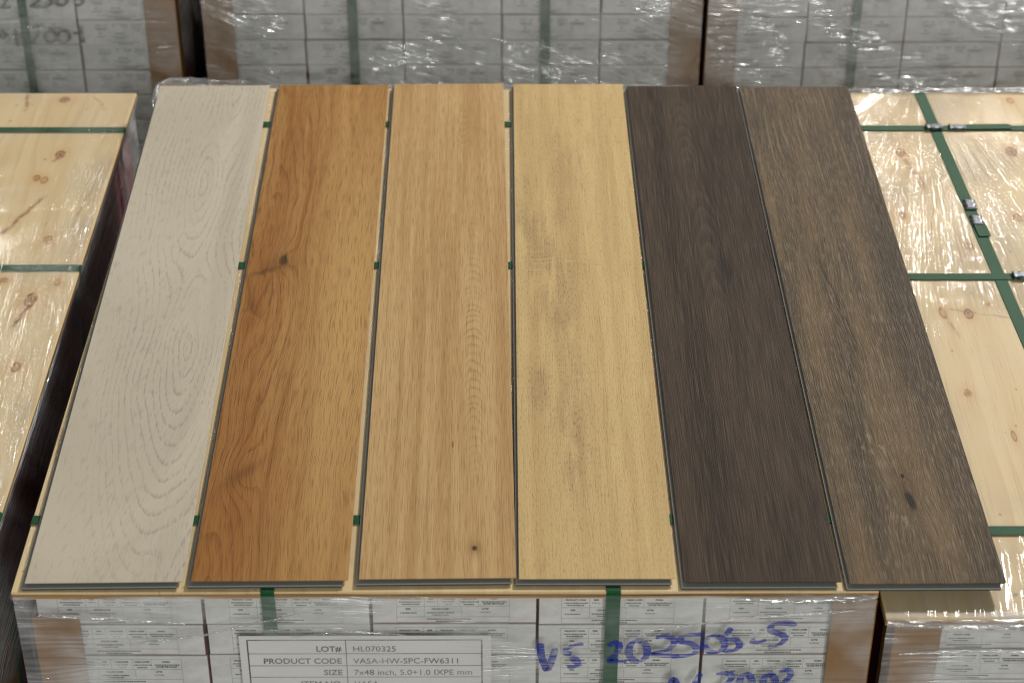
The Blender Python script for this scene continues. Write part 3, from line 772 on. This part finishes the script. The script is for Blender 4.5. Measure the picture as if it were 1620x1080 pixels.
# ---- marker writing
FRONT = [[(0.0248, -0.0811), (0.0265, -0.1018), (0.0318, -0.1196), (0.0354, -0.1196), (0.0427, -0.088)], [(0.0745, -0.0825), (0.0651, -0.0842), (0.0552, -0.09), (0.0548, -0.0959), (0.0613, -0.0979)], [(0.0605, -0.1019), (0.0681, -0.1108), (0.0658, -0.1174), (0.0563, -0.1183)], [(0.1031, -0.0862), (0.1095, -0.0804), (0.1154, -0.0843), (0.1136, -0.0951), (0.106, -0.1079), (0.1126, -0.1094), (0.1249, -0.1089)], [(0.1567, -0.0735), (0.166, -0.0708), (0.1758, -0.0735), (0.1783, -0.0815), (0.1707, -0.0921), (0.1543, -0.0972), (0.1668, -0.1006), (0.1858, -0.1007)], [(0.2101, -0.0677), (0.1889, -0.0698), (0.1868, -0.0786), (0.1983, -0.082), (0.2048, -0.0904), (0.1992, -0.099), (0.1757, -0.1026)], [(0.2427, -0.0574), (0.2369, -0.069)], [(0.2352, -0.0768), (0.2482, -0.0758), (0.2538, -0.0837), (0.2485, -0.092), (0.2348, -0.0934)], [(0.2656, -0.0769), (0.2731, -0.0798), (0.2844, -0.0759)], [(0.3172, -0.0527), (0.2924, -0.0517), (0.2882, -0.062), (0.3024, -0.0688), (0.3043, -0.0769), (0.296, -0.0857), (0.2863, -0.0873)], [(0.1768, -0.1592), (0.1801, -0.136), (0.1886, -0.1593)], [(0.2036, -0.1492), (0.212, -0.1281)], [(0.2296, -0.1291), (0.2435, -0.1282), (0.247, -0.1372), (0.2357, -0.1573), (0.2505, -0.1574)], [(0.302, -0.1263), (0.3118, -0.1233), (0.3162, -0.1303), (0.3105, -0.1414), (0.3033, -0.1535), (0.329, -0.1515)], [(0.1397, -0.0774), (0.1444, -0.0814), (0.1475, -0.0882), (0.148, -0.0961), (0.146, -0.1033), (0.1419, -0.108), (0.1367, -0.1089), (0.1316, -0.106), (0.128, -0.0998), (0.1268, -0.0919), (0.1281, -0.0843), (0.1317, -0.0789), (0.1367, -0.0768), (0.1419, -0.0787)], [(0.2271, -0.0698), (0.2324, -0.0729), (0.2358, -0.0783), (0.2365, -0.0846), (0.2343, -0.0903), (0.2297, -0.0939), (0.2239, -0.0947), (0.2183, -0.0923), (0.2142, -0.0874), (0.2128, -0.0813), (0.2142, -0.0753), (0.2182, -0.071), (0.2238, -0.0693), (0.2296, -0.0708)], [(0.2661, -0.1298), (0.2695, -0.1335), (0.2718, -0.1398), (0.2725, -0.1473), (0.2714, -0.1541), (0.2687, -0.1584), (0.2652, -0.1593), (0.2616, -0.1565), (0.2589, -0.1507), (0.2577, -0.1434), (0.2583, -0.1363), (0.2606, -0.1311), (0.264, -0.1292), (0.2676, -0.131)], [(0.2933, -0.1308), (0.2967, -0.1343), (0.299, -0.1402), (0.2997, -0.1472), (0.2986, -0.1535), (0.296, -0.1576), (0.2924, -0.1584), (0.2888, -0.1558), (0.2861, -0.1504), (0.2849, -0.1435), (0.2855, -0.1369), (0.2878, -0.1321), (0.2912, -0.1303), (0.2948, -0.1319)]]
BACK = [[(-0.9399, -0.0851), (-0.9518, -0.1026), (-0.9542, -0.1067), (-0.9369, -0.1047)], [(-0.8903, -0.081), (-0.8806, -0.0862), (-0.8862, -0.0934), (-0.8989, -0.1032), (-0.8821, -0.1053), (-0.8726, -0.1047)], [(-0.8539, -0.077), (-0.8674, -0.079), (-0.8682, -0.0852), (-0.8596, -0.0923), (-0.8645, -0.1006), (-0.8764, -0.1053)], [(-0.8478, -0.0811), (-0.8506, -0.0954), (-0.8437, -0.1012), (-0.8338, -0.0975), (-0.829, -0.0811)], [(-0.8127, -0.079), (-0.8172, -0.0852), (-0.8026, -0.0893), (-0.8046, -0.0985), (-0.8173, -0.1016)], [(-0.9736, -0.1766), (-0.9629, -0.1545), (-0.9536, -0.1629), (-0.9532, -0.1808)], [(-0.9663, -0.165), (-0.9543, -0.1682)], [(-0.9355, -0.1493), (-0.9373, -0.1766), (-0.9315, -0.1834)], [(-0.9376, -0.165), (-0.9232, -0.164)], [(-0.9047, -0.1472), (-0.8891, -0.1473), (-0.8989, -0.1682), (-0.9067, -0.1766), (-0.9029, -0.1766)], [(-0.828, -0.1588), (-0.8136, -0.1577)], [(-0.8118, -0.1431), (-0.8131, -0.1619), (-0.8103, -0.1788)], [(-0.8666, -0.154), (-0.8624, -0.1568), (-0.8603, -0.1617), (-0.8608, -0.1674), (-0.8637, -0.1725), (-0.8683, -0.1759), (-0.8736, -0.1765), (-0.8782, -0.1744), (-0.8809, -0.17), (-0.8812, -0.1644), (-0.8789, -0.1589), (-0.8746, -0.155), (-0.8694, -0.1535), (-0.8646, -0.1549)], [(-0.8415, -0.1534), (-0.8372, -0.1564), (-0.8349, -0.1615), (-0.8354, -0.1675), (-0.8384, -0.1729), (-0.8433, -0.1765), (-0.8489, -0.1772), (-0.8537, -0.1749), (-0.8566, -0.1703), (-0.8569, -0.1644), (-0.8545, -0.1586), (-0.8501, -0.1545), (-0.8446, -0.1529), (-0.8394, -0.1543)]]
def put_marker(strokes, y, wd, mat, parent, seed):
    for k, st in enumerate(strokes):
        m = marker([st], -0.00006*k, wd, seed + k)
        link('handwritten_stroke', m.mesh('handwritten_stroke', [mat]), parent, (0, y, Z0))
put_marker(FRONT, yF - 0.0155, 0.0068, M['blue'], PC, 3)
put_marker(BACK, 1.75 - 0.0100, 0.0068, M['black'], BG[0][0][0], 4)

# ---- seals and strap tails on the right pallet
def seal(parent, x, y, z, rz):
    o = link('seal', SEAL, parent, (x, y, z)); o.rotation_euler = (0, 0, rz)
zs = zR + 0.0024
for (x, y, rz, dz) in ((0.6685, 1.103, 0.03, 0.0012), (0.7055, 1.1035, -0.02, 0), (0.7150, 0.664, 0.02, 0.0010)): seal(PR, x, y, zs + dz, rz)
sk = math.atan2(0.705-0.6665, -1.27)
for (x, y, dz) in ((0.6795, 0.862, 0), (0.6810, 0.816, 0)):
    seal(PR, x, y, zR + 0.0016 + dz, R(90) - 0.03)
mb = MB(); mb.box(-0.0088, 0.0088, -0.040, 0.0, 0, 0.0008)
tl = link('strap_tail', mb.mesh('strap_tail', [M['strap']]), PR, (0.6822, 0.812, zR + 0.0028)); tl.rotation_euler = (R(1.2), 0, 0.05)
mb = MB(); mb.box(0.0, 0.075, -0.0078, 0.0078, 0, 0.0008)
tl = link('strap_tail', mb.mesh('strap_tail', [M['strap']]), PR, (0.716, 1.1045, zR + 0.0024)); tl.rotation_euler = (0, R(-0.3), 0.015)

# ---------------------------------------------------------------- stretch film
def m_left(t): return (t.step(t.u + (t.noise(t.u*6, t.v*3, 1.0)-0.5)*0.12, -0.77, -0.65) + t.gauss(-0.70, 1.27, 0.12, 0.03)).clamp()
def m_right(t): return (t.step(t.u + t.v*0.10, 0.92, 0.74)*t.step(t.noise(t.u*5, t.v*2.0, 6.0, 2.0), 0.30, 0.5)*t.step(t.v, 0.42, 0.72)
                        + t.step(t.noise(t.u*6, t.v*4.0, 16.0, 2.0), 0.45, 0.62)*0.5 + t.step(t.v, 0.16, 0.04)).clamp()
F_left = film('film_over_left_top', 'along_y', 1.3, 0.10, mask=m_left, seed=3.0, la=0.35, wa=0.8, crk=0.00006, und=0.0003, rough=0.08)
F_right = film('film_over_right_top', 'top_fan', 1.2, 0.07, refl=0.08, fan=(0.68, 1.33), mask=m_right, seed=13.0, la=0.40, crk=0.00006, und=0.0002, rough=0.07)
F_mid = film('film_over_centre_top', 'along_y', 0.5, 0.02, seed=23.0, refl=0.012)
def m_front(t): return t.step(t.noise(t.u*5, t.v*5, t.w*7 + 3.0, 3.0), 0.40, 0.62)*(1.0 - t.step(t.u, -0.34, -0.30)*t.step(t.u, -0.02, -0.06)*t.step(t.w, Z0 - 0.066, Z0 - 0.076)*0.6)
F_front = film('film_on_front', 'front', 1.0, 0.36, seed=33.0, rough=0.09, mask=m_front)
F_back = film('film_on_rear_stacks', 'front', 0.85, 0.24, seed=43.0, refl=0.17, crk=0.0001, und=0.0004, la=0.8, wa=1.1, rough=0.12)
F_back3 = film('film_on_rear_centre_stack', 'front', 0.75, 0.18, seed=47.0, refl=0.15, crk=0.0001, und=0.0004, la=1.0, wa=1.1, tilt=0.35, rough=0.12)
F_back2 = film('film_on_rear_left_stack', 'front', 0.6, 0.14, seed=53.0)
F_side = film('film_on_sides', 'side', 1.4, 0.32, seed=63.0, rough=0.1)
F_roll = film('gathered_film', 'front', 1.4, 0.16, seed=73.0, rough=0.10, refl=0.16)

def film_top(bx0, bx1, by0, by1, z, mat, parent, amp, seed):
    def fn(a, b):
        x = bx0 + (bx1-bx0)*a; y = by0 + (by1-by0)*b
        return (x, y, z + amp*abs(crinkle((x*9, y*9, 0), 1.0, seed)))
    me = sheet(fn, 160, 200, mat, 'stretch_film')
    link('stretch_film', me, parent, (0, 0, 0))
film_top(-1.606, -0.631, 0.037, 1.283, zL + 0.0026, F_left, PL, 0.0012, 1.0)
film_top(0.414, 1.390, -0.043, 1.2245, zR + 0.0004, F_right, PR, 0.0006, 2.0)
film_top(-0.571, 0.405, 0.030, 1.2085, zC + 0.00025, F_mid, PC, 0.0004, 3.0)

def wrap_front(parent, x0, x1, by0, cy, zt, bt, base, mat, seed, amp=0.0016, over=True):
    ov = cy - by0
    prof = ([(-0.010, zt + 0.0010), (0.0012, zt + 0.0012), (0.0024, zt - 0.002)] if over else [(0.0018, zt - 0.0045)]) + [(0.0026, zt - bt), (-ov + 0.0145, zt - bt - 0.016), (-ov + 0.0140, zt - bt - 0.10), (-ov + 0.0135, base + 0.02)]
    film_side('stretch_film', lambda l, o, z: (l, by0 - o, z), prof, x0, x1, mat, parent, amp, seed, 260, 80)
wrap_front(PC, -0.571, 0.405, -0.0135, -0.0030, zC, btC, baseC, F_front, 5.0, 0.0016, False)
wrap_front(PR, 0.413, 1.390, -0.0450, -0.0310, zR, btR, baseR, F_front, 6.0, 0.0022)
wrap_front(PL, -1.606, -0.631, 0.035, 0.050, zL, btL, baseL, F_front, 7.0)
for k, ((P, zt, base, bt), x0, x1, yb) in enumerate(BG):
    wrap_front(P, x0 - 0.004, x1 + 0.004, yb - 0.012, yb, zt, bt, base, (F_back2, F_back3, F_back)[k], 10.0 + k, 0.0020)

def wrap_side(parent, xe, xc, sgn, y0, y1, zt, bt, base, mat, seed):
    ov = abs(xe - xc)
    prof = [(0.0016, zt - 0.001), (0.0026, zt - 0.003), (0.0028, zt - bt), (-ov + 0.0085, zt - bt - 0.020), (-ov + 0.0085, zt - bt - 0.15), (-ov + 0.0085, base + 0.02)]
    film_side('stretch_film', lambda l, o, z: (xe + sgn*o, l, z), prof, y0, y1, mat, parent, 0.0018, seed, 260, 70)
wrap_side(PL, -0.629, -0.629 - 0.0155, 1, 0.037, 1.283, zL, btL, baseL, F_side, 21.0)
wrap_side(PC, -0.573, -0.552, -1, -0.011, 1.221, zC - 0.0022, btC, baseC, F_side, 22.0)
((P, zt, base, bt), x0, x1, yb) = BG[0]
wrap_side(P, x1 + 0.012, x1, 1, yb, yb + 1.2, zt, bt, base, F_side, 23.0)

# gathered film along edges
film_roll('film_bunch', [(-0.577, 1.15, zC), (-0.578, 1.220, zC + 0.002), (-0.560, 1.232, zC + 0.005), (-0.49, 1.232, zC + 0.004), (-0.42, 1.228, zC)], (0.005, 0.009), F_roll, PC, 1.0)
film_roll('film_bunch', [(-0.42, 1.226, zC + 0.001), (-0.1, 1.224, zC), (0.1, 1.221, zC + 0.001), (0.25, 1.218, zC + 0.003), (0.38, 1.214, zC + 0.002)], (0.0035, 0.0045), F_roll, PC, 2.0)
film_roll('film_bunch', [(0.45, 1.231, zR), (0.58, 1.231, zR + 0.002), (0.9, 1.231, zR + 0.003), (1.38, 1.231, zR)], (0.005, 0.006), F_roll, PR, 3.0)
film_roll('film_bunch', [(0.25, -0.0155, zC - 0.009), (0.33, -0.017, zC - 0.008), (0.403, -0.018, zC - 0.006)], (0.004, 0.007), F_roll, PC, 5.0)
film_roll('film_bunch', [(-0.545, -0.018, zC - 0.030), (-0.47, -0.017, zC - 0.036), (-0.38, -0.017, zC - 0.044)], (0.0035, 0.002), F_roll, PC, 6.0)
film_roll('film_bunch', [(0.42, -0.047, zR - 0.008), (0.60, -0.049, zR - 0.010), (0.85, -0.05, zR - 0.008)], (0.003, 0.006), F_roll, PR, 7.0)

film_roll('film_fold', [(-0.445, -0.0205, Z0 - 0.080), (-0.36, -0.0205, Z0 - 0.066), (-0.315, -0.0205, Z0 - 0.052), (-0.245, -0.0200, Z0 - 0.034)], (0.0016, 0.0012), F_roll, PC, 8.0)
film_roll('film_fold', [(-0.26, -0.0205, Z0 - 0.070), (-0.20, -0.0205, Z0 - 0.060), (-0.13, -0.0205, Z0 - 0.066)], (0.0014, 0.0010), F_roll, PC, 9.0)
film_roll('film_fold', [(0.15, -0.0205, Z0 - 0.060), (0.25, -0.0205, Z0 - 0.042), (0.385, -0.0205, Z0 - 0.030)], (0.0010, 0.0016), F_roll, PC, 10.0)
film_roll('film_fold', [(0.43, -0.052, Z0 - 0.068), (0.52, -0.052, Z0 - 0.062), (0.62, -0.052, Z0 - 0.066)], (0.0012, 0.0014), F_roll, PR, 11.0)

# ---------------------------------------------------------------- six planks
PW, PLN = 0.178, 1.220
def plank(label, x, y, rz, mat):
    t = thing('sample_plank', label, 'plank', (x, y, Z0), 'six sample planks laid side by side'); t.rotation_euler = (0, 0, rz)
    def part(name, mb, m, bev):
        o = bpy.data.objects.new(name, mb.mesh(name, [m], bev)); C.objects.link(o); o.parent = t
    mb = MB(); mb.box(0, PW, 0, PLN, -0.0011, 0.0); part('decor_layer', mb, mat, 0.0004)
    mb = MB(); mb.box(0.0022, PW-0.0004, 0.0045, PLN-0.0004, -0.0033, -0.0012)        # neck under the decor
    mb.box(-0.0036, PW-0.0065, -0.0052, PLN-0.0065, -0.00500, -0.0034)                # locking lip, near and left edges
    part('core', mb, M['core'], 0.0003)
    mb = MB(); mb.box(-0.0034, PW-0.0075, -0.0056, PLN-0.0075, -0.0060, -0.00505); part('underlay', mb, M['underlay'], 0)
    return t
plank('pale taupe white oak plank, leftmost of the six samples', -0.5580, -0.0060, 0.0138, decor_white())
plank('honey brown oak plank with a dark knot, beside the white plank', -0.3712, -0.0032, 0.0082, decor_honey())
plank('light natural oak plank with chevron grain and one small knot hole near its front end', -0.1812, 0.0001, 0.0106, decor_natural())
plank('yellowish blond plank with smudged specks, beside the dark chocolate plank', 0.0, 0.0, 0.0, decor_yellow())
plank('dark chocolate brown plank with fine straight grain, beside the blond plank', 0.1873, -0.0066, 0.0023, decor_dark())
plank('weathered grey brown plank with pale brushed streaks, overlapping onto the right pallet', 0.3735, -0.0097, 0.0049, decor_weathered())
